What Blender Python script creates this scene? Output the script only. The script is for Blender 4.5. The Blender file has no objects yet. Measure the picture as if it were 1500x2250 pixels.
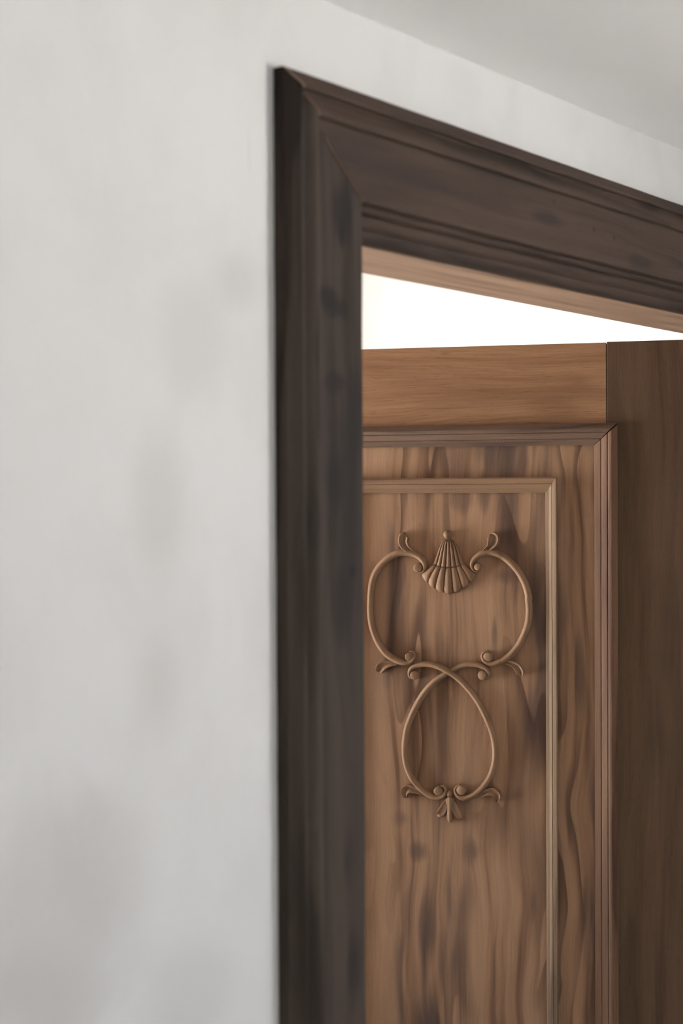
import bpy, math, random
from math import sin, cos, radians, pi
from mathutils import Vector, Matrix, noise

scene = bpy.context.scene
col = scene.collection

# ------------------------------------------------------------------ camera
CAM_Z = 1.75
F_PX = 3125.0                       # 50 mm lens on a 24 mm wide frame, 1500 px
ALPHA = radians(38.5)               # angle between the optical axis and the door wall
PITCH = radians(-0.95)
ROLL = 0.0052
fw = Vector((cos(ALPHA) * cos(PITCH), sin(ALPHA) * cos(PITCH), sin(PITCH)))
rt0 = Vector((sin(ALPHA), -cos(ALPHA), 0))
up0 = rt0.cross(fw)
rt = rt0 * cos(ROLL) - up0 * sin(ROLL)
up = up0 * cos(ROLL) + rt0 * sin(ROLL)
cam_data = bpy.data.cameras.new('camera')
cam = bpy.data.objects.new('camera', cam_data)
col.objects.link(cam)
m = Matrix((rt, up, -fw)).transposed().to_4x4()
m.translation = (0, 0, CAM_Z)
cam.matrix_world = m
cam_data.sensor_fit = 'HORIZONTAL'
cam_data.sensor_width = 24.0
cam_data.lens = 50.0
cam_data.clip_start = 0.05
cam_data.dof.use_dof = True
cam_data.dof.focus_distance = 2.9
cam_data.dof.aperture_fstop = 4.0
scene.camera = cam

# ------------------------------------------------------------------ sky and exposure
SKY = 66.0
world = bpy.data.worlds.new('overcast_sky')
scene.world = world
world.use_nodes = True
wn, wl = world.node_tree.nodes, world.node_tree.links
wn.clear()
tc = wn.new('ShaderNodeTexCoord')
sp = wn.new('ShaderNodeSeparateXYZ')
wl.new(tc.outputs['Generated'], sp.inputs[0])
rp = wn.new('ShaderNodeValToRGB')
rp.color_ramp.elements[0].position = 0.48
rp.color_ramp.elements[0].color = (1.0, 0.97, 0.93, 1)      # pale sunlit paving outside
rp.color_ramp.elements[1].position = 0.52
rp.color_ramp.elements[1].color = (0.20, 0.235, 0.28, 1)    # clear sky on the side away from the sun
mr = wn.new('ShaderNodeMapRange')
mr.inputs[1].default_value = -1
wl.new(sp.outputs['Z'], mr.inputs[0])
wl.new(mr.outputs[0], rp.inputs[0])
bgn = wn.new('ShaderNodeBackground')
bgn.inputs[1].default_value = SKY
wl.new(rp.outputs[0], bgn.inputs[0])
wo = wn.new('ShaderNodeOutputWorld')
wl.new(bgn.outputs[0], wo.inputs[0])

vs = scene.view_settings
vs.view_transform = 'Standard'
vs.look = 'None'
vs.gamma = 1.0
vs.use_curve_mapping = False
vs.exposure = 0.0
scene.cycles.use_denoising = True
scene.cycles.max_bounces = 12
scene.cycles.diffuse_bounces = 8


def portal(name, loc, direction, sx, sy):
    """marks a window opening so that daylight is sampled through it (a portal gives off no light)"""
    l = bpy.data.lights.new(name, 'AREA')
    l.shape = 'RECTANGLE'
    l.size, l.size_y = sx, sy
    l.cycles.is_portal = True
    o = bpy.data.objects.new(name, l)
    col.objects.link(o)
    o.location = loc
    o.rotation_euler = Vector(direction).to_track_quat('-Z', 'Z').to_euler()


# ------------------------------------------------------------------ room measures (metres)
H = 1.07                            # front face of the door wall
WALL_T = 0.165
YB = H + WALL_T                     # back face of the door wall
X0 = 1.2248                         # outer edge of the left casing
ZT = CAM_Z + 0.4779                 # outer (top) edge of the head casing
CW = 0.173                          # casing plus inner steps
OL = X0 + CW                        # clear opening, left
HINGE_X = 2.71
ORR = HINGE_X + 0.004               # clear opening, right
SOFFIT = ZT - CW
CEIL = CAM_Z + 0.579
NX0, NX1, NY0 = -1.6, 3.15, -2.8    # near room
FX0, FX1, FY1 = 0.8, 3.25, 3.2       # passage beyond
W2 = (0.95, 1.8, 0.5, 2.3)          # window at the far side of the passage: x0 x1 z0 z1
FCEIL = 2.75
W1 = (-1.52, -0.85, 1.05, 2.24)     # window in the right wall of the near room: y0 y1 z0 z1
portal('window_portal', (NX1 + 0.1, (W1[0] + W1[1]) / 2, (W1[2] + W1[3]) / 2), (-1, 0, 0), W1[1] - W1[0], W1[3] - W1[2])

portal('window_portal', ((W2[0] + W2[1]) / 2, FY1 + 0.1, (W2[2] + W2[3]) / 2), (0, -1, 0), W2[1] - W2[0], W2[3] - W2[2])

# ------------------------------------------------------------------ pixel helpers
def ray(x, y):
    return fw + rt * ((x - 750) / F_PX) - up * ((y - 1125) / F_PX)


DOOR_A = radians(115)
DOOR_O = Vector((HINGE_X, YB + 0.003, 0))
DD = Vector((cos(DOOR_A), sin(DOOR_A), 0))          # along the door, hinge -> free edge
DN = Vector((-sin(DOOR_A), cos(DOOR_A), 0))         # out of the face seen here


def dpt(x, y, off=0.0):
    """photo pixel -> (s, z) on the door face (plane `off` metres proud of it)"""
    d = ray(x, y)
    o = Vector((0, 0, CAM_Z))
    t = ((DOOR_O + DN * off - o).dot(DN)) / d.dot(DN)
    p = o + d * t
    return (p - DOOR_O).dot(DD), p.z


# ------------------------------------------------------------------ materials
class NT:
    def __init__(self, name):
        self.mat = bpy.data.materials.new(name)
        self.mat.use_nodes = True
        self.n, self.l = self.mat.node_tree.nodes, self.mat.node_tree.links
        self.n.clear()
        self.out = self.n.new('ShaderNodeOutputMaterial')
        self.b = self.n.new('ShaderNodeBsdfPrincipled')
        self.l.new(self.b.outputs[0], self.out.inputs[0])

    def put(self, sock, v):
        if isinstance(v, bpy.types.NodeSocket):
            self.l.new(v, sock)
        elif v is not None:
            sock.default_value = v

    def math(self, op, a, b=None, c=None, clamp=False):
        n = self.n.new('ShaderNodeMath')
        n.operation = op
        n.use_clamp = clamp
        for i, v in enumerate((a, b, c)):
            self.put(n.inputs[i], v)
        return n.outputs[0]

    def vmath(self, op, a, b):
        n = self.n.new('ShaderNodeVectorMath')
        n.operation = op
        self.put(n.inputs[0], a)
        self.put(n.inputs[1], b)
        return n.outputs['Value'] if op in ('LENGTH', 'DISTANCE') else n.outputs[0]

    def noise(self, vec, scale=1.0, detail=2.0, rough=0.5, dist=0.0):
        n = self.n.new('ShaderNodeTexNoise')
        self.put(n.inputs['Vector'], vec)
        n.inputs['Scale'].default_value = scale
        n.inputs['Detail'].default_value = detail
        n.inputs['Roughness'].default_value = rough
        n.inputs['Distortion'].default_value = dist
        return n.outputs[0]

    def ramp(self, v, a, b, lo=0.0, hi=1.0):
        n = self.n.new('ShaderNodeMapRange')
        n.interpolation_type = 'SMOOTHSTEP'
        self.put(n.inputs[0], v)
        for i, q in zip((1, 2, 3, 4), (a, b, lo, hi)):
            n.inputs[i].default_value = q
        return n.outputs[0]

    def mix(self, fac, a, b, mode='MIX'):
        n = self.n.new('ShaderNodeMix')
        n.data_type = 'RGBA'
        n.blend_type = mode
        self.put(n.inputs[0], fac)
        self.put(n.inputs[6], a)
        self.put(n.inputs[7], b)
        return n.outputs[2]

    def bump(self, h, strength, dist):
        n = self.n.new('ShaderNodeBump')
        n.inputs['Strength'].default_value = strength
        n.inputs['Distance'].default_value = dist
        self.put(n.inputs['Height'], h)
        self.l.new(n.outputs[0], self.b.inputs['Normal'])


def srgb(r, g, b):
    f = lambda c: (c / 255 / 12.92) if c <= 10 else ((c / 255 + 0.055) / 1.055) ** 2.4
    return (f(r), f(g), f(b), 1)


def wood(name, base, light, dark, stain, axis='Z', seed=0.0, ring=6.0, ring_amt=0.5, stain_amt=0.6,
         stain_lo=0.52, stain_hi=0.72, figure=(5.0, 0.55), streak_amt=0.5, speck=0.25, rough=0.62, spots=(), warp=0.05, fine=1.0, k=1.0, sap=None):
    """timber with growth-ring figure, fibres, pores and darker mineral stains.
    spots: dark stains / knots / patches with a shape of their own: (x, y, z, rx, ry, rz, strength)"""
    base, light, dark, stain = [(c_[0] * k, c_[1] * k * 1.03, c_[2] * k * 1.07, 1) for c_ in (base, light, dark, stain)]
    t = NT(name)
    tcn = t.n.new('ShaderNodeTexCoord')
    P = tcn.outputs['Object']
    s = t.n.new('ShaderNodeSeparateXYZ')
    t.l.new(P, s.inputs[0])
    order = {'Z': 'XYZ', 'X': 'ZYX', 'Y': 'XZY'}[axis]
    c = t.n.new('ShaderNodeCombineXYZ')
    for i, k in enumerate(order):
        t.l.new(s.outputs[k], c.inputs[i])
    V = t.vmath('ADD', c.outputs[0], (seed * 3.17, seed * 1.73, seed * 5.41))
    # slow sideways wander of the fibres
    w = t.noise(t.vmath('MULTIPLY', V, (4, 4, 2.2)), 1, 2, 0.5)
    w = t.math('MULTIPLY', t.math('SUBTRACT', w, 0.5), warp)
    cw = t.n.new('ShaderNodeCombineXYZ')
    t.l.new(w, cw.inputs[0])
    V = t.vmath('ADD', V, cw.outputs[0])
    fx, fz = figure
    n1 = t.noise(t.vmath('MULTIPLY', V, (fx, fx, fz)), 1, 2.5, 0.45, 0.3)
    r = t.math('FRACT', t.math('MULTIPLY', n1, ring))
    # each ring darkens slowly then ends at a sharp line
    line = t.math('MULTIPLY', t.ramp(r, 0.45, 0.95), t.ramp(r, 0.955, 1.0, 1.0, 0.0))
    gate = t.ramp(t.noise(t.vmath('MULTIPLY', V, (9, 9, 1.4)), 1, 2), 0.38, 0.62)
    line = t.math('MULTIPLY', line, gate)
    st = t.noise(t.vmath('MULTIPLY', V, (42, 42, 1.6)), 1, 4, 0.55)
    fib = t.noise(t.vmath('MULTIPLY', V, (420, 420, 9)), 1, 3, 0.6)
    pore = t.noise(t.vmath('MULTIPLY', V, (900, 900, 40)), 1, 2, 0.5)
    grainy = t.noise(P, 900, 2, 0.6)
    big = t.noise(t.vmath('MULTIPLY', V, (7, 7, 1.3)), 1, 3, 0.55, 0.6)
    C = t.mix(t.ramp(st, 0.3, 0.7), base, light)
    C = t.mix(t.math('MULTIPLY', t.ramp(st, 0.45, 0.28), streak_amt), C, dark)
    C = t.mix(t.math('MULTIPLY', t.ramp(big, stain_lo, stain_hi), stain_amt), C, stain)
    C = t.mix(t.math('MULTIPLY', line, ring_amt), C, dark)
    if sap is not None:                               # paler sapwood beyond a wandering line
        e = t.math('ADD', s.outputs['X'], t.math('MULTIPLY', t.math('SUBTRACT', n1, 0.5), 0.16))
        C = t.mix(t.math('MULTIPLY', t.ramp(e, sap, sap + 0.03), 0.7), C, tuple(min(1, v * 1.12) for v in light[:3]) + (1,))
    for (x, y, z, rx, ry, rz, ks) in spots:
        q = t.vmath('DIVIDE', t.vmath('SUBTRACT', P, (x, y, z)), (rx, ry, rz))
        q = t.math('ADD', t.vmath('LENGTH', q, (0, 0, 0)), t.math('MULTIPLY', t.math('SUBTRACT', t.math('ADD', t.math('MULTIPLY', st, 0.7), t.math('MULTIPLY', gate, 0.35)), 0.5), 1.9))
        C = t.mix(t.math('MULTIPLY', t.ramp(q, 1.15, 0.1), ks), C, stain)
    v = t.math('ADD', 1.0, t.math('MULTIPLY', t.math('SUBTRACT', fib, 0.5), 0.42 * fine))
    v = t.math('SUBTRACT', v, t.math('MULTIPLY', t.ramp(pore, 0.60, 0.72), speck))
    v = t.math('ADD', v, t.math('MULTIPLY', t.math('SUBTRACT', grainy, 0.5), 0.25 * fine))
    cc = t.n.new('ShaderNodeCombineColor')
    for i in range(3):
        t.l.new(v, cc.inputs[i])
    C = t.mix(1.0, C, cc.outputs[0], 'MULTIPLY')
    t.l.new(C, t.b.inputs['Base Color'])
    t.b.inputs['Roughness'].default_value = rough
    t.b.inputs['Specular IOR Level'].default_value = 0.15
    t.bump(t.math('ADD', t.math('MULTIPLY', fib, 0.7), t.math('MULTIPLY', st, 0.6)), 0.35, 0.0009)
    return t.mat


def plaster(name, colr, blotch, amt, scale=6.0, rough=0.92, marks=()):
    t = NT(name)
    tcn = t.n.new('ShaderNodeTexCoord')
    P = tcn.outputs['Object']
    a = t.noise(t.vmath('MULTIPLY', P, (1, 1, 0.75)), scale, 4, 0.55, 0.5)
    C = t.mix(t.math('MULTIPLY', t.ramp(a, 0.42, 0.72), amt), colr, blotch)
    for (x, z, rx, rz, k) in marks:
        q = t.vmath('DIVIDE', t.vmath('SUBTRACT', P, (x, 0, z)), (rx, 1e6, rz))
        q = t.math('ADD', t.vmath('LENGTH', q, (0, 0, 0)), t.math('MULTIPLY', t.math('SUBTRACT', a, 0.5), 1.4))
        C = t.mix(t.math('MULTIPLY', t.ramp(q, 1.0, 0.2), k), C, blotch)
    t.l.new(C, t.b.inputs['Base Color'])
    t.b.inputs['Roughness'].default_value = rough
    t.b.inputs['Specular IOR Level'].default_value = 0.2
    g = t.math('ADD', t.noise(P, 9, 3), t.math('MULTIPLY', t.noise(P, 700, 2), 0.04))
    t.bump(g, 0.15, 0.004)
    return t.mat


def wpt(x, y, p=0.02):
    """photo pixel -> point on the plane `p` metres proud of the door wall"""
    d = ray(x, y)
    t = (H - p) / d.y
    return d.x * t, CAM_Z + d.z * t


def wmark(x, y, rx, rz, k):
    X, Z = wpt(x, y, 0)
    return (X, Z, rx, rz, k)


WMARKS = [wmark(520, 620, 0.07, 0.06, 0.5), wmark(430, 730, 0.09, 0.10, 0.4), wmark(350, 1130, 0.06, 0.12, 0.45), wmark(350, 1500, 0.06, 0.10, 0.4), wmark(120, 2050, 0.12, 0.16, 0.55),
          wmark(547, 330, 0.0016, 0.035, 0.5), wmark(240, 1880, 0.09, 0.10, 0.4), wmark(60, 2230, 0.10, 0.08, 0.5), wmark(420, 2200, 0.10, 0.09, 0.4)]
M = {}
M['wall'] = plaster('painted_plaster', (0.67, 0.665, 0.66, 1), (0.51, 0.495, 0.485, 1), 0.26, marks=WMARKS)
M['ceil'] = plaster('ceiling_paint', (0.90, 0.895, 0.88, 1), (0.86, 0.85, 0.83, 1), 0.3)
M['wall_beyond'] = plaster('white_paint', (0.88, 0.875, 0.865, 1), (0.85, 0.845, 0.835, 1), 0.3)
M['fill_cut'] = plaster('fill_cut_brown_plaster', (0.20, 0.16, 0.13, 1), (0.15, 0.12, 0.10, 1), 0.5)  # for unseen passage surfaces; brown chosen to cut fill light on the door
M['floor_pale'] = plaster('pale_bounce_floor', (0.66, 0.64, 0.61, 1), (0.58, 0.56, 0.53, 1), 0.5, 3.0, 0.5)  # unseen floor, made pale to bounce light onto the ceiling
M['floor'] = plaster('brown_stone_floor', (0.15, 0.12, 0.095, 1), (0.11, 0.09, 0.07, 1), 0.5, 3.0, 0.5)
M['white'] = plaster('white_window_paint', (0.8, 0.8, 0.78, 1), (0.75, 0.75, 0.72, 1), 0.3)

CB, CL, CD, CS = srgb(74, 63, 55), srgb(87, 74, 64), srgb(47, 38, 32), srgb(46, 40, 40)

def wspot(x, y, rx, rz, k):
    X, Z = wpt(x, y)
    return (X, H - 0.02, Z, rx, 0.05, rz, k)


def dspot(x, y, rx, rz, k):
    """stain / darker patch on the door at a photo pixel; radii in metres"""
    S, Z = dpt(x, y)
    return (S, 0, Z, rx, 0.1, rz, k)


JS = [(672, 1150, 0.010, 0.05, 0.8), (698, 1165, 0.007, 0.035, 0.9), (735, 1060, 0.016, 0.03, 0.7), (772, 1256, 0.005, 0.006, 1.0), (745, 1330, 0.02, 0.05, 0.6), (782, 900, 0.012, 0.06, 0.7),
      (735, 840, 0.018, 0.012, 0.6), (690, 760, 0.008, 0.05, 0.7), (760, 1900, 0.014, 0.05, 0.6), (775, 2120, 0.014, 0.05, 0.6), (720, 650, 0.02, 0.012, 0.8), (690, 900, 0.007, 0.06, 0.6)]
M['jamb_casing'] = wood('dark_teak_jamb', CB, CL, CD, CS, 'Z', 1.0, ring=7, ring_amt=0.8, stain_amt=0.8, figure=(6, 0.9), k=0.60, fine=0.6, rough=0.75,
                        spots=[wspot(x_, y_, a_, b_, k_) for x_, y_, a_, b_, k_ in JS] + [*((X0 + 0.10, H - 0.02, ZT - 0.150, 0.020, 0.05, 0.035, 0.75), (X0 + 0.098, H - 0.02, ZT - 0.175, 0.006, 0.05, 0.022, 0.9),
                               (X0 + 0.085, H - 0.02, ZT - 0.265, 0.02, 0.05, 0.012, 0.7), (X0 + 0.03, H - 0.02, ZT - 0.02, 0.02, 0.05, 0.02, 0.6))])
HSPOTS = [wspot(1347, 523, 0.004, 0.003, 1), wspot(1303, 505, 0.004, 0.003, 0.8), wspot(1215, 443, 0.003, 0.003, 0.8), wspot(1200, 480, 0.05, 0.012, 0.7),
          wspot(1420, 455, 0.06, 0.012, 0.7), wspot(1400, 575, 0.04, 0.012, 0.6)]
PSPOTS = [dspot(1110, 1265, 0.035, 0.022, 0.60), dspot(935, 2040, 0.020, 0.075, 0.64), dspot(914, 1872, 0.022, 0.024, 0.64), dspot(1038, 1872, 0.024, 0.034, 0.64),
          dspot(880, 1800, 0.022, 0.024, 0.48), dspot(888, 1255, 0.006, 0.055, 0.68), dspot(1172, 1985, 0.010, 0.075, 0.68), dspot(1062, 1080, 0.016, 0.05, 0.64),
          dspot(1010, 1095, 0.035, 0.03, 0.48), dspot(890, 1090, 0.010, 0.05, 0.56), dspot(1072, 1000, 0.012, 0.035, 0.64), dspot(1150, 1010, 0.016, 0.05, 0.60), dspot(848, 1020, 0.008, 0.05, 0.56),
          dspot(985, 1975, 0.006, 0.06, 0.56), dspot(1250, 1820, 0.010, 0.10, 0.64), dspot(1282, 1990, 0.012, 0.08, 0.64), dspot(1272, 1480, 0.010, 0.09, 0.56), dspot(1085, 1395, 0.008, 0.05, 0.64)]
RSPOTS = [dspot(977, 777, 0.024, 0.008, 0.8), dspot(890, 806, 0.10, 0.0010, 0.9), dspot(960, 898, 0.14, 0.0011, 0.9), dspot(1220, 885, 0.09, 0.03, 0.6), dspot(1270, 840, 0.06, 0.03, 0.5)]  # knot and cracks, then wide darker patches towards the rail's hinge end
M['head_casing'] = wood('dark_teak_head', srgb(84, 67, 57), srgb(97, 79, 67), CD, srgb(56, 45, 43), 'X', 2.3, ring=7, ring_amt=0.75, stain_amt=0.7, spots=HSPOTS, figure=(7, 0.9), k=0.58, fine=0.6, rough=0.75)
M['cut'] = wood('sawn_teak_end', srgb(122, 102, 84), srgb(136, 114, 94), srgb(92, 74, 60), srgb(96, 80, 68), 'Y', 3.3, ring=3, ring_amt=0.2, stain_amt=0.2, k=2.0)
M['lining'] = wood('teak_lining', srgb(124, 100, 81), srgb(143, 116, 94), srgb(80, 60, 48), srgb(90, 70, 58), 'X', 4.1, ring=5, ring_amt=0.35, stain_amt=0.35, figure=(7, 0.8), fine=0.7)
M['jamb_lining'] = wood('teak_jamb_lining', srgb(124, 100, 81), srgb(143, 116, 94), srgb(80, 60, 48), srgb(90, 70, 58), 'Z', 4.6, ring=5, ring_amt=0.35, stain_amt=0.35, figure=(7, 0.8))

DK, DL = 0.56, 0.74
PB, PL, PD, PS = srgb(142, 108, 82), srgb(166, 130, 101), srgb(74, 53, 42), srgb(80, 66, 61)
M['panel'] = wood('figured_teak_panel', PB, PL, PD, PS, 'Z', 0.4, ring=9, ring_amt=0.75, stain_amt=0.85, stain_lo=0.47, stain_hi=0.64, figure=(6.5, 1.1), speck=0.12, warp=0.08, k=0.84, spots=PSPOTS, sap=dpt(872, 1700)[0])
M['rail'] = wood('golden_teak_rail', srgb(150, 111, 80), srgb(164, 124, 91), srgb(112, 78, 56), srgb(120, 86, 63), 'X', 6.2, ring=3, ring_amt=0.2, stain_amt=0.35, figure=(7, 1.6), streak_amt=0.25, speck=0.3, fine=1.9, k=DL, spots=RSPOTS)
M['stile'] = wood('brown_teak_stile', srgb(116, 88, 66), srgb(130, 102, 78), srgb(78, 56, 42), srgb(82, 62, 49), 'Z', 7.7, ring=4, ring_amt=0.25, stain_amt=0.5, figure=(9, 1.0), speck=0.35, k=0.46)
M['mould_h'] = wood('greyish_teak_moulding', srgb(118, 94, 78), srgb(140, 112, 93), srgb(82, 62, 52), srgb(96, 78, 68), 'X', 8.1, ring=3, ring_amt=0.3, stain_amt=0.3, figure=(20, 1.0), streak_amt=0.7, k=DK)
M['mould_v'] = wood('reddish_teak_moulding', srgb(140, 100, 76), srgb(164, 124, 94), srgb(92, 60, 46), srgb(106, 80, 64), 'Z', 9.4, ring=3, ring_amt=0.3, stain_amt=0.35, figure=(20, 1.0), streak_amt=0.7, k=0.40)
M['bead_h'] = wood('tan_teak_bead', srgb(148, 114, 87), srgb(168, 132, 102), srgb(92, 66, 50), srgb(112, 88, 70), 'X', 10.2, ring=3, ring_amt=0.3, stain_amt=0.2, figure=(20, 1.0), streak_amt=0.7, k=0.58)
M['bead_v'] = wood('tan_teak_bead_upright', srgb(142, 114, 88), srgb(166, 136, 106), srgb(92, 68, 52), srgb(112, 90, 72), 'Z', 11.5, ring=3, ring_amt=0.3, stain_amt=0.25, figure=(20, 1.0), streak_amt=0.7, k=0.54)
M['carving'] = wood('carved_teak', srgb(150, 115, 86), srgb(164, 128, 98), srgb(104, 74, 56), srgb(120, 92, 72), 'Z', 12.6, ring=3, ring_amt=0.15, stain_amt=0.2, figure=(12, 2.0), speck=0.2, k=0.60)


# ------------------------------------------------------------------ mesh helpers
def link(name, verts, faces, mat, parent=None, smooth=False, recalc=True):
    me = bpy.data.meshes.new(name)
    me.from_pydata([tuple(v) for v in verts], [], faces)
    me.materials.append(mat)
    if recalc:
        import bmesh
        bm = bmesh.new()
        bm.from_mesh(me)
        bmesh.ops.recalc_face_normals(bm, faces=bm.faces)
        bm.to_mesh(me)
        bm.free()
    me.update()
    if smooth:
        me.shade_smooth()
    o = bpy.data.objects.new(name, me)
    col.objects.link(o)
    o.parent = parent
    return o


def box_geo(b, verts, faces):
    x0, x1, y0, y1, z0, z1 = b
    i = len(verts)
    verts += [(x, y, z) for x in (x0, x1) for y in (y0, y1) for z in (z0, z1)]
    faces += [tuple(i + k for k in f) for f in ((0, 1, 3, 2), (4, 6, 7, 5), (0, 4, 5, 1), (2, 3, 7, 6), (0, 2, 6, 4), (1, 5, 7, 3))]


def boxes(name, bs, mat, parent=None, bevel=0.0):
    v, f = [], []
    for b in bs:
        box_geo(b, v, f)
    o = link(name, v, f, mat, parent)
    if bevel:
        md = o.modifiers.new('bevel', 'BEVEL')
        md.width = bevel
        md.segments = 2
        md.limit_method = 'ANGLE'
    return o


def sharp_smooth(o, ang=32):
    import bmesh
    me = o.data
    bm = bmesh.new()
    bm.from_mesh(me)
    for e in bm.edges:
        e.smooth = len(e.link_faces) == 2 and e.calc_face_angle(0) < radians(ang)
    for fc in bm.faces:
        fc.smooth = True
    bm.to_mesh(me)
    bm.free()
    return o


def structure(o, label=None, cat=None):
    o['kind'] = 'structure'
    if label:
        o['label'] = label
    if cat:
        o['category'] = cat
    return o


def empty(name, loc=(0, 0, 0), rz=0.0):
    o = bpy.data.objects.new(name, None)
    col.objects.link(o)
    o.location = loc
    o.rotation_euler = (0, 0, rz)
    o.empty_display_size = 0.1
    return o


# ------------------------------------------------------------------ room shell
T = 0.14
wf = structure(boxes('wall_front', [
    (NX0 - T, OL - 0.045, H, YB, 0, FCEIL + 0.1),
    (ORR + 0.045, FX1 + T, H, YB, 0, FCEIL + 0.1),
    (OL - 0.045, ORR + 0.045, H, YB, SOFFIT + 0.045, FCEIL + 0.1)], M['wall']),
    'matte off white plaster wall around the dark wooden door frame', 'wall')
wf.data.materials.append(M['fill_cut'])                    # unseen passage side, browned to cut fill light on the door
for pf in wf.data.polygons:
    if pf.normal.y > 0.5:
        pf.material_index = 1
structure(boxes('wall_left', [(NX0 - T, NX0, NY0 - T, H, 0, CEIL)], M['wall']), 'plain off white side wall of the near room', 'wall')
structure(boxes('wall_right', [
    (NX1, NX1 + T, NY0 - T, W1[0], 0, CEIL), (NX1, NX1 + T, W1[1], H, 0, CEIL),
    (NX1, NX1 + T, W1[0], W1[1], 0, W1[2]), (NX1, NX1 + T, W1[0], W1[1], W1[3], CEIL)], M['wall']),
    'off white wall with the high window beside the door', 'wall')
structure(boxes('wall_back', [(NX0, NX1, NY0 - T, NY0, 0, CEIL)], M['wall']), 'plain off white wall facing the door', 'wall')
structure(boxes('ceiling', [(NX0 - T, NX1 + T, NY0 - T, H, CEIL, CEIL + 0.12)], M['ceil']), 'pale grey flat ceiling above the door wall', 'ceiling')
structure(boxes('floor', [(NX0 - T, NX1 + T, NY0 - T, YB, -0.1, 0)], M['floor_pale']), 'unseen floor of the near room, made pale to bounce light up', 'floor')
structure(boxes('floor_beyond', [(FX0 - T, FX1 + T, YB, FY1 + T, -0.1, 0)], M['floor']), 'brown stone floor of the passage beyond', 'floor')
structure(boxes('wall_beyond_left', [(FX0 - T, FX0, YB, FY1, 0, FCEIL)], M['fill_cut']), 'unseen side wall of the passage beyond, browned to cut fill light', 'wall')
structure(boxes('wall_beyond_right', [(FX1, FX1 + T, YB, FY1 + T, 0, FCEIL)], M['wall_beyond']), 'brightly lit white wall seen above the open door', 'wall')
structure(boxes('wall_beyond_far', [
    (FX0 - T, W2[0], FY1, FY1 + T, 0, FCEIL), (W2[1], FX1, FY1, FY1 + T, 0, FCEIL),
    (W2[0], W2[1], FY1, FY1 + T, 0, W2[2]), (W2[0], W2[1], FY1, FY1 + T, W2[3], FCEIL)], M['wall_beyond']),
    'white wall with the tall window in the passage beyond', 'wall')
structure(boxes('ceiling_beyond', [(FX0 - T, FX1 + T, YB, FY1 + T, FCEIL, FCEIL + 0.12)], M['fill_cut']), 'unseen ceiling of the bright passage beyond, browned to cut fill light', 'ceiling')


def window(name, axis, at, a0, a1, z0, z1, label):
    r = structure(empty(name, (at, (a0 + a1) / 2, z0) if axis == 'x' else ((a0 + a1) / 2, at, z0)), label, 'window')
    w, L, h = 0.05, (a1 - a0) / 2, z1 - z0

    def bar(nm, u0, u1, q0, q1):
        b = (-0.03, 0.03, u0, u1, q0, q1) if axis == 'x' else (u0, u1, -0.03, 0.03, q0, q1)
        boxes(nm, [b], M['white'], r, 0.004)
    bar('frame_stile', -L, -L + w, 0, h)
    bar('frame_stile', L - w, L, 0, h)
    bar('frame_rail', -L + w, L - w, 0, w)
    bar('frame_rail', -L + w, L - w, h - w, h)
    bar('mullion', -0.02, 0.02, w, h - w)


window('window_1', 'x', NX1 + 0.07, W1[0], W1[1], W1[2], W1[3], 'white framed high window in the near room')
window('window_2', 'y', FY1 + 0.07, W2[0], W2[1], W2[2], W2[3], 'tall white framed window in the passage beyond the door')


# ------------------------------------------------------------------ door casing
# profile: (distance in from the outer edge, projection from the wall)
PROF = [(0.0, -0.0015), (0.0, 0.0125), (0.0012, 0.0152), (0.004, 0.0172), (0.010, 0.0205), (0.0165, 0.0262), (0.0185, 0.0272), (0.0212, 0.0272),
        (0.0222, 0.0262), (0.0226, 0.0205), (0.0240, 0.0200), (0.0275, 0.0212), (0.0325, 0.0240), (0.0375, 0.0268), (0.0410, 0.0280),
        (0.0455, 0.0284), (0.0480, 0.0276), (0.0492, 0.0258), (0.0496, 0.0195), (0.0515, 0.0185), (0.065, 0.0180), (0.085, 0.0185),
        (0.105, 0.0202), (0.120, 0.0222), (0.130, 0.0232), (0.1335, 0.0230), (0.1350, 0.0212),
        (0.1354, 0.0100), (0.1362, 0.0085), (0.1405, 0.0075), (0.1425, 0.0050), (0.1432, -0.0015), (0.1450, -0.0035),
        (0.1475, -0.0035), (0.1515, -0.0050), (0.1555, -0.0085), (0.1572, -0.0125), (0.1585, -0.0140), (0.1605, -0.0140), (0.1650, -0.0155), (0.1700, -0.0190),
        (0.1722, -0.0225), (0.1730, -0.0250), (0.1730, -0.0290), (0.1400, -0.0290)]


def casing(name, kind, mat, parent, a0f, a1f, dp, seed, place, step=0.02):
    """sweep PROF along a length; a0f/a1f(u) give the mitred ends; slight hand-made waviness"""
    verts, faces = [], []
    n = len(PROF)
    L = a1f(0) - a0f(0)
    k = max(2, int(abs(L) / step))
    for i in range(k + 1):
        t = i / k
        for j, (u, p) in enumerate(PROF):
            a = a0f(u) * (1 - t) + a1f(u) * t
            q = noise.noise(Vector((a * 7 + seed, u * 30, seed))) * 0.0009 + noise.noise(Vector((a * 45 + seed, u * 60, seed * 2))) * 0.00035
            r = noise.noise(Vector((a * 9 + seed * 3, j * 0.21, 4.2))) * 0.0008
            inside = 0.0 if p < -0.001 and u < 0.01 else 1.0
            verts.append(place(u + r * (1 if u > 0.002 else 0.4), p + dp * inside + q * inside, a))
    for i in range(k):
        for j in range(n - 1):
            faces.append((i * n + j, i * n + j + 1, (i + 1) * n + j + 1, (i + 1) * n + j))
    faces.append(tuple(range(n)))
    faces.append(tuple(reversed(range(k * n, k * n + n))))
    return sharp_smooth(link(name, verts, faces, mat, parent), 30)


frame = structure(empty('trim_1', ((OL + ORR) / 2, H, 0)), 'dark stained teak door frame with moulded mitred casing on the white wall', 'door frame')
fx, fy = frame.location.x, frame.location.y
XR = ORR + CW                                        # outer edge of the right-hand casing
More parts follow.
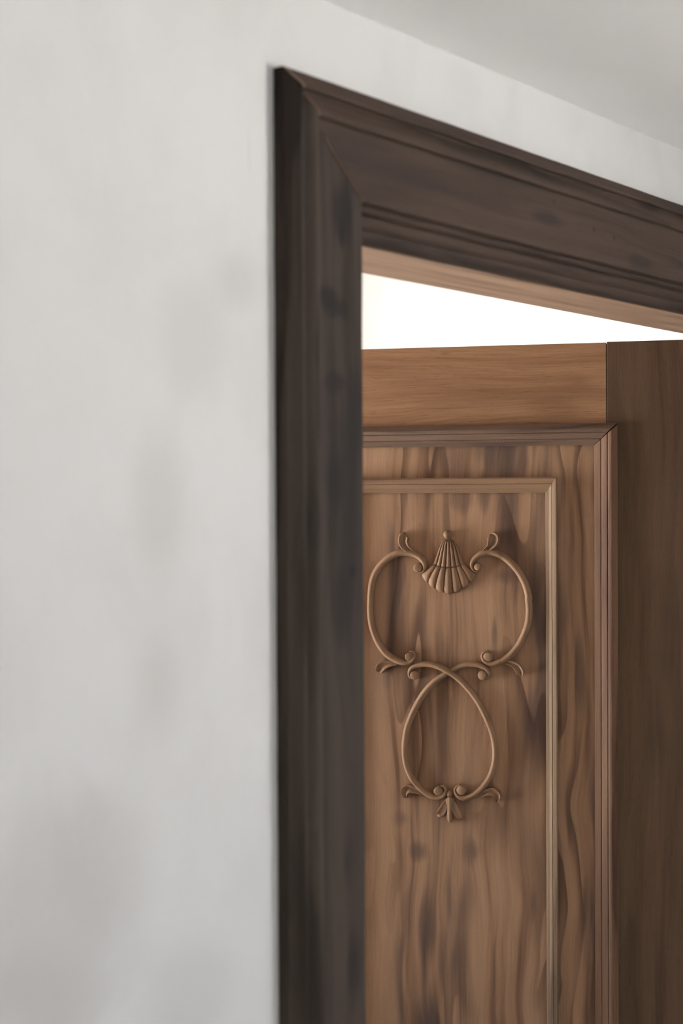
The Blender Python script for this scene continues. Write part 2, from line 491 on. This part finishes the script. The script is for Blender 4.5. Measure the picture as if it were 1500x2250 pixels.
# world coordinates are kept inside the meshes; the empty's offset is undone on each part
def fpart(o):
    o.parent = frame
    o.location = (-fx, -fy, 0)
    return o


fpart(casing('jamb_casing', 'v', M['jamb_casing'], None, lambda u: 0.0, lambda u: ZT - u, 0.0, 1.3, lambda u, p, a: (X0 + u, H - p, a)))
fpart(casing('jamb_casing', 'v', M['jamb_casing'], None, lambda u: 0.0, lambda u: ZT - u, 0.0, 5.3, lambda u, p, a: (XR - u, H - p, a)))
hc = fpart(casing('head_casing', 'h', M['head_casing'], None, lambda u: X0 + u, lambda u: XR - u, 0.0024, 8.9, lambda u, p, a: (a, H - p, ZT - u), 0.012))
hc.data.materials.append(M['cut'])
for pf in hc.data.polygons:                          # freshly sawn mitre ends
    if len(pf.vertices) > 8:
        pf.material_index = 1
fpart(boxes('head_lining', [(OL - 0.045, ORR + 0.045, H + 0.028, YB, SOFFIT, SOFFIT + 0.045)], M['lining'], None, 0.002))
fpart(boxes('jamb_lining', [(OL - 0.045, OL, H + 0.028, YB, 0, SOFFIT)], M['jamb_lining'], None, 0.002))
fpart(boxes('jamb_lining', [(ORR, ORR + 0.045, H + 0.028, YB, 0, SOFFIT)], M['jamb_lining'], None, 0.002))

# ------------------------------------------------------------------ door
door = structure(empty('door_1', DOOR_O, DOOR_A), 'brown teak panelled door with carved scrollwork standing ajar', 'door')
DT = 0.042
s_c = dpt(988, 1450)[0]
DW = 2 * s_c
Z_TOP = dpt(1150, 757.5)[1]
s_joint = dpt(1332, 850)[0]                           # stile / rail joint
s_mo, s_mi = dpt(1356.5, 1300, 0.008)[0], dpt(1305.5, 1300)[0]
z_mo, z_mi = dpt(1150, 932, 0.008)[1], dpt(1150, 979.5)[1]
s_bo, s_bi = dpt(1223, 1300, 0.01)[0], dpt(1198.5, 1300)[0]
z_bo, z_bi = dpt(1100, 1049.5, 0.004)[1], dpt(1100, 1083)[1]
Z_LOW = 0.26                                          # lower end of the outer moulding
PY = -0.006                                           # panel face lies a little behind the stiles
boxes('stile', [(0, s_joint - 0.0006, -DT, 0, 0.008, Z_TOP + 0.0012)], M['stile'], door, 0.0012)
boxes('stile', [(DW - s_joint + 0.0006, DW, -DT, 0, 0.008, Z_TOP)], M['stile'], door, 0.0012)
boxes('top_rail', [(s_joint + 0.0006, DW - s_joint - 0.0006, -DT, 0, z_mi + 0.012, Z_TOP)], M['rail'], door, 0.0012)
boxes('bottom_rail', [(s_joint + 0.0006, DW - s_joint - 0.0006, -DT, 0, 0.008, Z_LOW + 0.02)], M['rail'], door, 0.0012)
boxes('panel', [(s_joint + 0.0006, DW - s_joint - 0.0006, -0.030, PY, Z_LOW + 0.02, z_mi + 0.012)], M['panel'], door)

# moulding sections: (across from the inner edge 0..1, height above the door face)
OUTER = [(0, -0.0065), (0, 0.0015), (0.04, 0.0030), (0.26, 0.0066), (0.30, 0.0058), (0.33, 0.0072), (0.55, 0.0118), (0.585, 0.0108), (0.61, 0.0122),
         (0.70, 0.0146), (0.75, 0.0150), (0.79, 0.0142), (0.97, 0.0090), (1.0, 0.0078), (1.0, -0.0005)]
BEAD = [(0, -0.0065), (0, -0.0010), (0.05, 0.0008), (0.30, 0.0028), (0.34, 0.0044), (0.55, 0.0078), (0.60, 0.0070), (0.66, 0.0090), (0.92, 0.0112), (1.0, 0.0098), (1.0, -0.0065)]


def strip(name, sec, wid, mat, f0, f1, place, seed, scale=1.0):
    verts, faces = [], []
    n, k = len(sec), 40
    for i in range(k + 1):
        t = i / k
        for j, (w, h) in enumerate(sec):
            u = w * wid
            a = f0(u) * (1 - t) + f1(u) * t
            q = noise.noise(Vector((a * 12 + seed, j * 0.3, seed))) * 0.0004
            hh = h if h < 0 else h * scale
            verts.append(place(u + (q if 0 < w < 1 else q * 0.5), hh + (q * 0.6 if h > 0 else 0), a))
    for i in range(k):
        for j in range(n - 1):
            faces.append((i * n + j, i * n + j + 1, (i + 1) * n + j + 1, (i + 1) * n + j))
    faces.append(tuple(range(n)))
    faces.append(tuple(reversed(range(k * n, k * n + n))))
    return sharp_smooth(link(name, verts, faces, mat, door), 25)


def frame_strips(name, sec, si, so, zi, zo, zlow, mh, mv, gap, seed):
    """four mitred strips; si/zi inner edges, so/zo outer edges on the hinge side / top"""
    wv, wh = si - so, zo - zi
    L = DW - si                                        # inner edge on the free side
    k = wh / wv
    strip(name, sec, wv, mv, lambda u: zlow - u, lambda u: zi + u * k - gap * (0.4 + u / wv), lambda u, h, a: (si - u, h, a), seed)
    strip(name, sec, wv, mv, lambda u: zlow - u, lambda u: zi + u * k - gap, lambda u, h, a: (L + u, h, a), seed + 2)
    strip(name, sec, wh, mh, lambda u: si - u / k, lambda u: L + u / k, lambda u, h, a: (a, h, zi + u), seed + 4, 0.96)
    strip(name, sec, wv, mh, lambda u: si - u, lambda u: L + u, lambda u, h, a: (a, h, zlow - u), seed + 6)


frame_strips('panel_moulding', OUTER, s_mi, s_mo, z_mi, z_mo, Z_LOW + 0.046, M['mould_h'], M['mould_v'], 0.0030, 21)
frame_strips('panel_bead', BEAD, s_bi, s_bo, z_bi, z_bo, Z_LOW + 0.15, M['bead_h'], M['bead_v'], 0.0003, 31)


# ------------------------------------------------------------------ carving on the panel
def crop(ox, oy, k):
    return lambda x, y: (ox + x / k, oy + y / k)


PXM = abs(dpt(1000, 1450)[0] - dpt(1001, 1450)[0])    # metres per photo pixel on the door


def catmull(pts, per=7):
    """pts: list of tuples (any length) -> smooth dense list"""
    P = [pts[0]] + list(pts) + [pts[-1]]
    out = []
    for i in range(1, len(P) - 2):
        p0, p1, p2, p3 = P[i - 1], P[i], P[i + 1], P[i + 2]
        for q in range(per):
            t = q / per
            out.append(tuple(0.5 * ((2 * b) + (-a + c) * t + (2 * a - 5 * b + 4 * c - d) * t * t + (-a + 3 * b - 3 * c + d) * t ** 3)
                             for a, b, c, d in zip(p0, p1, p2, p3)))
    out.append(tuple(pts[-1]))
    return out


def sweep(name, path, mat, parent, section, lift=None):
    """path: (s, z, half width, height); section: (across -1..1, height 0..1)"""
    verts, faces = [], []
    n = len(section)
    for i, (s, z, hw, ht) in enumerate(path):
        a, b = path[max(i - 1, 0)], path[min(i + 1, len(path) - 1)]
        d = Vector((b[0] - a[0], b[1] - a[1]))
        d.normalize()
        nx, nz = -d.y, d.x
        for (w, h) in section:
            y = PY + (h * ht if h >= 0 else h * 0.001) + ((lift(i / (len(path) - 1)) if lift and h > 0 else 0))
            verts.append((s + nx * w * hw, y, z + nz * w * hw))
    for i in range(len(path) - 1):
        for j in range(n):
            j2 = (j + 1) % n
            faces.append((i * n + j, i * n + j2, (i + 1) * n + j2, (i + 1) * n + j))
    faces.append(tuple(range(n)))
    faces.append(tuple(reversed(range((len(path) - 1) * n, len(path) * n))))
    return sharp_smooth(link(name, verts, faces, mat, parent), 50)


ROUND = [(-1, -1), (-1, 0.30)] + [(-cos(pi * k / 10), 0.30 + 0.70 * sin(pi * k / 10)) for k in range(1, 10)] + [(1, 0.30), (1, -1)]
LEAF = [(-1, -1), (-1, 0.70), (-0.92, 0.95), (-0.75, 1.0), (-0.5, 0.86), (-0.2, 0.66), (0.1, 0.60), (0.4, 0.68), (0.68, 0.90), (0.86, 0.95), (1, 0.7), (1, -1)]
TONGUE = [(-1, -1), (-1, 0.70), (-0.75, 0.86), (-0.3, 0.88), (0, 1.0), (0.3, 0.88), (0.75, 0.86), (1, 0.70), (1, -1)]
SOLID = [(-1, -1), (-1, 0.50), (-0.85, 0.80), (-0.4, 0.84), (0.1, 0.72), (0.55, 0.80), (0.85, 0.92), (1, 0.55), (1, -1)]


def path_of(fn, pts, ht, per=7, wk=1.0):
    """pts in crop coordinates with half width in photo pixels -> door path"""
    out = []
    for (x, y, hw) in pts:
        px, py = fn(x, y)
        s, z = dpt(px, py, PY + ht * 0.6)
        out.append((s, z, hw * wk * PXM, ht * (0.55 + 0.45 * min(1, hw / 5.5))))
    return catmull(out, per)


def disc(name, fn, x, y, r, ht, mat, parent, tilt=(0.0, 0.0), dome=0.12):
    """a turned button: short drum with a softly rounded, slightly tilted top"""
    px, py = fn(x, y)
    s, z = dpt(px, py, PY + ht)
    R = r * 1.08 * PXM
    sec = [(1.0, -0.1), (1.0, 0.78), (0.93, 0.90), (0.80, 0.96), (0.45, 1.0), (0.0, 1.0 + dome * 0.3)]
    n = 28
    verts, faces = [], []
    for (q, h) in sec[:-1]:
        for k in range(n):
            a = 2 * pi * k / n
            dx, dz = cos(a) * q * R, sin(a) * q * R
            verts.append((s + dx, PY + h * ht + (tilt[0] * dx + tilt[1] * dz if h > 0.3 else 0), z + dz))
    verts.append((s, PY + ht * sec[-1][1], z))
    for i in range(len(sec) - 2):
        for k in range(n):
            faces.append((i * n + k, i * n + (k + 1) % n, (i + 1) * n + (k + 1) % n, (i + 1) * n + k))
    b = (len(sec) - 2) * n
    for k in range(n):
        faces.append((b + k, b + (k + 1) % n, len(verts) - 1))
    return sharp_smooth(link(name, verts, faces, mat, parent), 40)


def ball(name, fn, x, y, rx, ry, ht, mat, parent):
    px, py = fn(x, y)
    s, z = dpt(px, py, PY + ht * 0.5)
    n, mz = 20, 12
    verts, faces = [], []
    for i in range(1, mz):
        th = pi * i / mz
        for k in range(n):
            a = 2 * pi * k / n
            verts.append((s + rx * PXM * sin(th) * cos(a), PY + ht * 0.42 + ht * 0.58 * cos(th), z + ry * PXM * sin(th) * sin(a)))
    top = len(verts)
    verts += [(s, PY + ht, z), (s, PY - ht * 0.16, z)]
    for i in range(mz - 2):
        for k in range(n):
            faces.append((i * n + k, i * n + (k + 1) % n, (i + 1) * n + (k + 1) % n, (i + 1) * n + k))
    for k in range(n):
        faces.append((k, (k + 1) % n, top))
        faces.append(((mz - 2) * n + k, (mz - 2) * n + (k + 1) % n, top + 1))
    return link(name, verts, faces, mat, parent, True)


c3 = crop(790, 1140, 3.6585)
c4 = crop(840, 1400, 5.0)
c5 = crop(790, 1150, 7.143)
c6 = crop(970, 1150, 6.522)
c7 = crop(860, 1700, 5.769)


def to3(fn, pts):
    """crop coordinates -> photo pixels"""
    return [fn(x, y) + (w,) for (x, y, w) in pts]


ident = lambda x, y: (x, y)
HS = 0.0150
wood_c = M['carving']
# upper left C-scroll
pts = to3(c5, [(905, 782, 2.0), (985, 762, 3.6), (1018, 690, 5.2), (1000, 605, 6.4), (930, 525, 7.2), (830, 475, 7.6), (710, 455, 7.8), (590, 470, 8.0),
               (460, 535, 8.2), (340, 640, 8.2), (245, 775, 8.0), (190, 930, 7.8), (168, 1090, 7.6)]) + \
    to3(c3, [(84, 640, 7.4), (82, 760, 7.4), (98, 870, 7.4), (140, 985, 7.4), (205, 1080, 7.4), (285, 1135, 7.2), (360, 1158, 6.6), (415, 1146, 5.6), (440, 1105, 4.6), (428, 1072, 3.6), (398, 1062, 2.4)])
ul = sweep('carved_scroll', path_of(ident, pts, HS), wood_c, door, ROUND)
disc('scroll_button', c5, 905, 700, 8.8, HS * 1.05, wood_c, ul, (0.1, -0.25))
disc('scroll_button', c3, 397, 1112, 9.0, HS * 1.05, wood_c, ul, (0.15, 0.2))
sweep('leaf_tip', path_of(c5, [(900, 490, 3.0), (790, 435, 5.0), (715, 370, 7.5), (682, 300, 9.0), (685, 235, 9.5), (705, 190, 8.0), (722, 172, 3.0)], HS, wk=1.18), wood_c, ul, LEAF)
sweep('leaf_tip', path_of(c3, [(300, 1160, 4.0), (240, 1165, 6.0), (190, 1180, 8.5), (165, 1205, 9.5), (158, 1232, 6.0)], HS * 0.85, wk=1.18), wood_c, ul, LEAF)
# upper right C-scroll
pts = to3(c6, [(525, 692, 2.0), (465, 678, 3.4), (432, 620, 4.6), (440, 555, 5.6), (490, 490, 6.6), (570, 435, 7.2), (660, 412, 7.4), (750, 420, 7.4), (850, 462, 7.4),
               (950, 535, 7.4), (1050, 635, 7.4), (1130, 745, 7.4), (1190, 865, 7.4), (1228, 985, 7.4), (1246, 1100, 7.4)]) + \
    to3(c3, [(1352, 640, 7.4), (1360, 740, 7.4), (1348, 850, 7.4), (1312, 950, 7.4), (1255, 1045, 7.2), (1180, 1118, 7.0), (1105, 1156, 6.8), (1045, 1165, 6.0), (1000, 1140, 5.0), (984, 1100, 4.0), (1000, 1076, 3.0), (1030, 1068, 2.0)])
ur = sweep('carved_scroll', path_of(ident, pts, HS), wood_c, door, ROUND)
disc('scroll_button', c6, 512, 622, 7.6, HS * 1.05, wood_c, ur, (-0.1, -0.25))
disc('scroll_button', c3, 1028, 1114, 9.8, HS * 1.05, wood_c, ur, (-0.1, 0.2))
sweep('leaf_tip', path_of(c6, [(600, 405, 3.0), (680, 350, 6.0), (725, 285, 9.5), (738, 225, 11.0), (722, 175, 9.0), (700, 152, 3.5)], HS, wk=1.18), wood_c, ur, LEAF)
sweep('leaf_tip', path_of(c3, [(1170, 1150, 4.0), (1225, 1165, 5.5), (1268, 1195, 7.5), (1290, 1235, 7.5), (1295, 1262, 4.0)], HS * 0.85, wk=1.18), wood_c, ur, LEAF)
# the two crossing strands of the lower loop
pa = [(350, 458, 2.0), (308, 446, 3.2), (292, 405, 4.2), (312, 350, 5.2), (375, 314, 5.8), (465, 298, 6.2), (560, 308, 6.4), (655, 342, 6.6), (745, 394, 6.6), (835, 462, 6.6), (935, 562, 6.6),
      (1035, 695, 6.6), (1120, 850, 6.6), (1188, 1010, 6.6), (1226, 1160, 6.6), (1236, 1300, 6.6), (1214, 1440, 6.6), (1165, 1562, 6.6), (1088, 1662, 6.6), (1005, 1728, 6.6), (930, 1762, 6.4),
      (868, 1766, 5.8), (818, 1735, 4.8), (797, 1688, 4.0), (812, 1648, 3.0), (848, 1632, 2.0)]
la = sweep('carved_scroll', path_of(c4, pa, HS), wood_c, door, ROUND, lambda t: 0.0035 * math.exp(-((t - 0.27) / 0.06) ** 2))
disc('scroll_button', c4, 348, 420, 9.0, HS, wood_c, la, (0.1, -0.2))
disc('scroll_button', c4, 862, 1690, 10.0, HS * 1.08, wood_c, la, (-0.1, 0.2))
pb = [(1088, 465, 2.0), (1140, 450, 3.4), (1165, 405, 4.4), (1140, 350, 5.4), (1065, 312, 6.0), (965, 300, 6.2), (865, 318, 6.4), (775, 362, 6.5), (690, 412, 6.6), (600, 465, 6.8), (505, 552, 6.8),
      (415, 672, 7.0), (335, 822, 7.0), (275, 972, 7.0), (246, 1122, 7.0), (240, 1270, 6.8), (257, 1400, 6.6), (302, 1520, 6.6), (370, 1622, 6.6), (455, 1702, 6.6), (545, 1752, 6.4),
      (615, 1764, 5.8), (668, 1738, 5.0), (690, 1690, 4.2), (672, 1648, 3.0), (634, 1636, 2.0)]
lb = sweep('carved_scroll', path_of(c4, pb, HS), wood_c, door, ROUND, lambda t: -0.0035 * math.exp(-((t - 0.27) / 0.05) ** 2))
disc('scroll_button', c4, 1095, 422, 9.4, HS, wood_c, lb, (-0.1, -0.2))
disc('scroll_button', c4, 610, 1700, 9.4, HS * 1.08, wood_c, lb, (0.1, 0.2))
sweep('leaf_tip', path_of(c4, [(440, 1712, 4.0), (360, 1680, 6.0), (290, 1665, 8.0), (250, 1690, 8.5), (248, 1740, 5.0), (262, 1768, 2.0)], HS * 0.9, wk=1.18), wood_c, lb, LEAF)
sweep('leaf_tip', path_of(c4, [(1075, 1742, 4.0), (1145, 1705, 6.0), (1215, 1700, 8.0), (1255, 1735, 8.5), (1262, 1785, 5.0), (1258, 1815, 1.5)], HS * 0.9, wk=1.18), wood_c, la, LEAF)


# scallop shell with fluted crown
def shell():
    # rows: (y of centre, half width, sag of the row's ends upwards) in crop-3 coordinates
    rows = [(168, 34, -6), (185, 52, -8), (215, 70, -4), (255, 84, 2), (300, 98, 8), (340, 110, 14), (378, 122, 24), (392, 128, 30), (398, 132, 32), (430, 150, 44), (470, 172, 66), (520, 196, 96), (560, 210, 118), (592, 216, 130), (604, 214, 134)]
    rows = [tuple(map(float, r)) for r in rows]
    nl, per = 7, 10
    cols = nl * per
    cx = 714.0
    verts, faces = [], []
    for i, (yc, hw, sag) in enumerate(rows):
        f = i / (len(rows) - 1)
        low = yc > 394
        for k in range(cols + 1):
            w = -1 + 2 * k / cols
            ph = (k % per) / per
            rib = abs(sin(pi * ph)) ** (0.55)
            dome = math.sqrt(max(0.0, 1 - (0.93 * w) ** 2))
            # lobed hem
            hem = 0.0
            if yc > 500:
                hem = (rib - 0.6) * 16 * (yc - 500) / 100
            x = cx + hw * (w + 0.06 * sin(w * pi)) * 0.99
            y = yc - sag * abs(w) ** 1.6 + hem
            px, py = c3(x, y)
            s, z = dpt(px, py, PY + 0.008)
            base = 0.0075 + 0.0085 * dome
            if low:
                g = min(1.0, (yc - 394) / 25)
                ht = base * (0.86 + 0.22 * g) * (0.74 + 0.26 * rib)
                if yc > 585:
                    ht *= 0.72
                if yc > 600:
                    ht = -0.0005
            else:
                ht = base * (0.68 + 0.30 * rib)
                if 384 < yc < 394:
                    ht *= 0.72
                if i == 0:
                    ht = 0.004
            verts.append((s, PY + ht, z))
    n = cols + 1
    for i in range(len(rows) - 1):
        for k in range(cols):
            faces.append((i * n + k, i * n + k + 1, (i + 1) * n + k + 1, (i + 1) * n + k))
    # side skirts down to the panel and a closed back
    top_n = len(verts)
    ring = [k for k in range(n)] + [i * n + cols for i in range(1, len(rows))] + [(len(rows) - 1) * n + k for k in range(cols - 1, -1, -1)] + [i * n for i in range(len(rows) - 2, 0, -1)]
    for r in ring:
        v = verts[r]
        verts.append((v[0], PY - 0.001, v[2]))
    m_ = len(ring)
    for q in range(m_):
        faces.append((ring[q], ring[(q + 1) % m_], top_n + (q + 1) % m_, top_n + q))
    faces.append(tuple(range(top_n, top_n + m_)))
    return sharp_smooth(link('carved_shell', verts, faces, wood_c, door), 42)


sh = shell()
ball('finial', c3, 704, 128, 9.2, 9.6, 0.015, wood_c, sh)
# hanging bud under the loop
bud = sweep('carved_bud', path_of(c7, [(736, 296, 5.0), (736, 322, 8.5), (736, 360, 9.0), (736, 400, 6.0), (736, 470, 5.4), (736, 540, 6.0), (736, 590, 4.6), (738, 628, 0.8)], 0.0138), wood_c, door, TONGUE)
sweep('petal', path_of(c7, [(705, 350, 5.0), (678, 400, 7.5), (655, 450, 9.0), (628, 492, 9.0), (598, 520, 6.0), (572, 526, 1.0)], 0.0125), wood_c, bud, SOLID)
sweep('petal', path_of(c7, [(768, 350, 5.0), (792, 405, 7.5), (815, 460, 9.0), (842, 512, 9.0), (874, 545, 6.0), (903, 554, 1.0)], 0.0125), wood_c, bud, SOLID)
ball('bead', c7, 735, 258, 7.6, 8.4, 0.014, wood_c, bud)
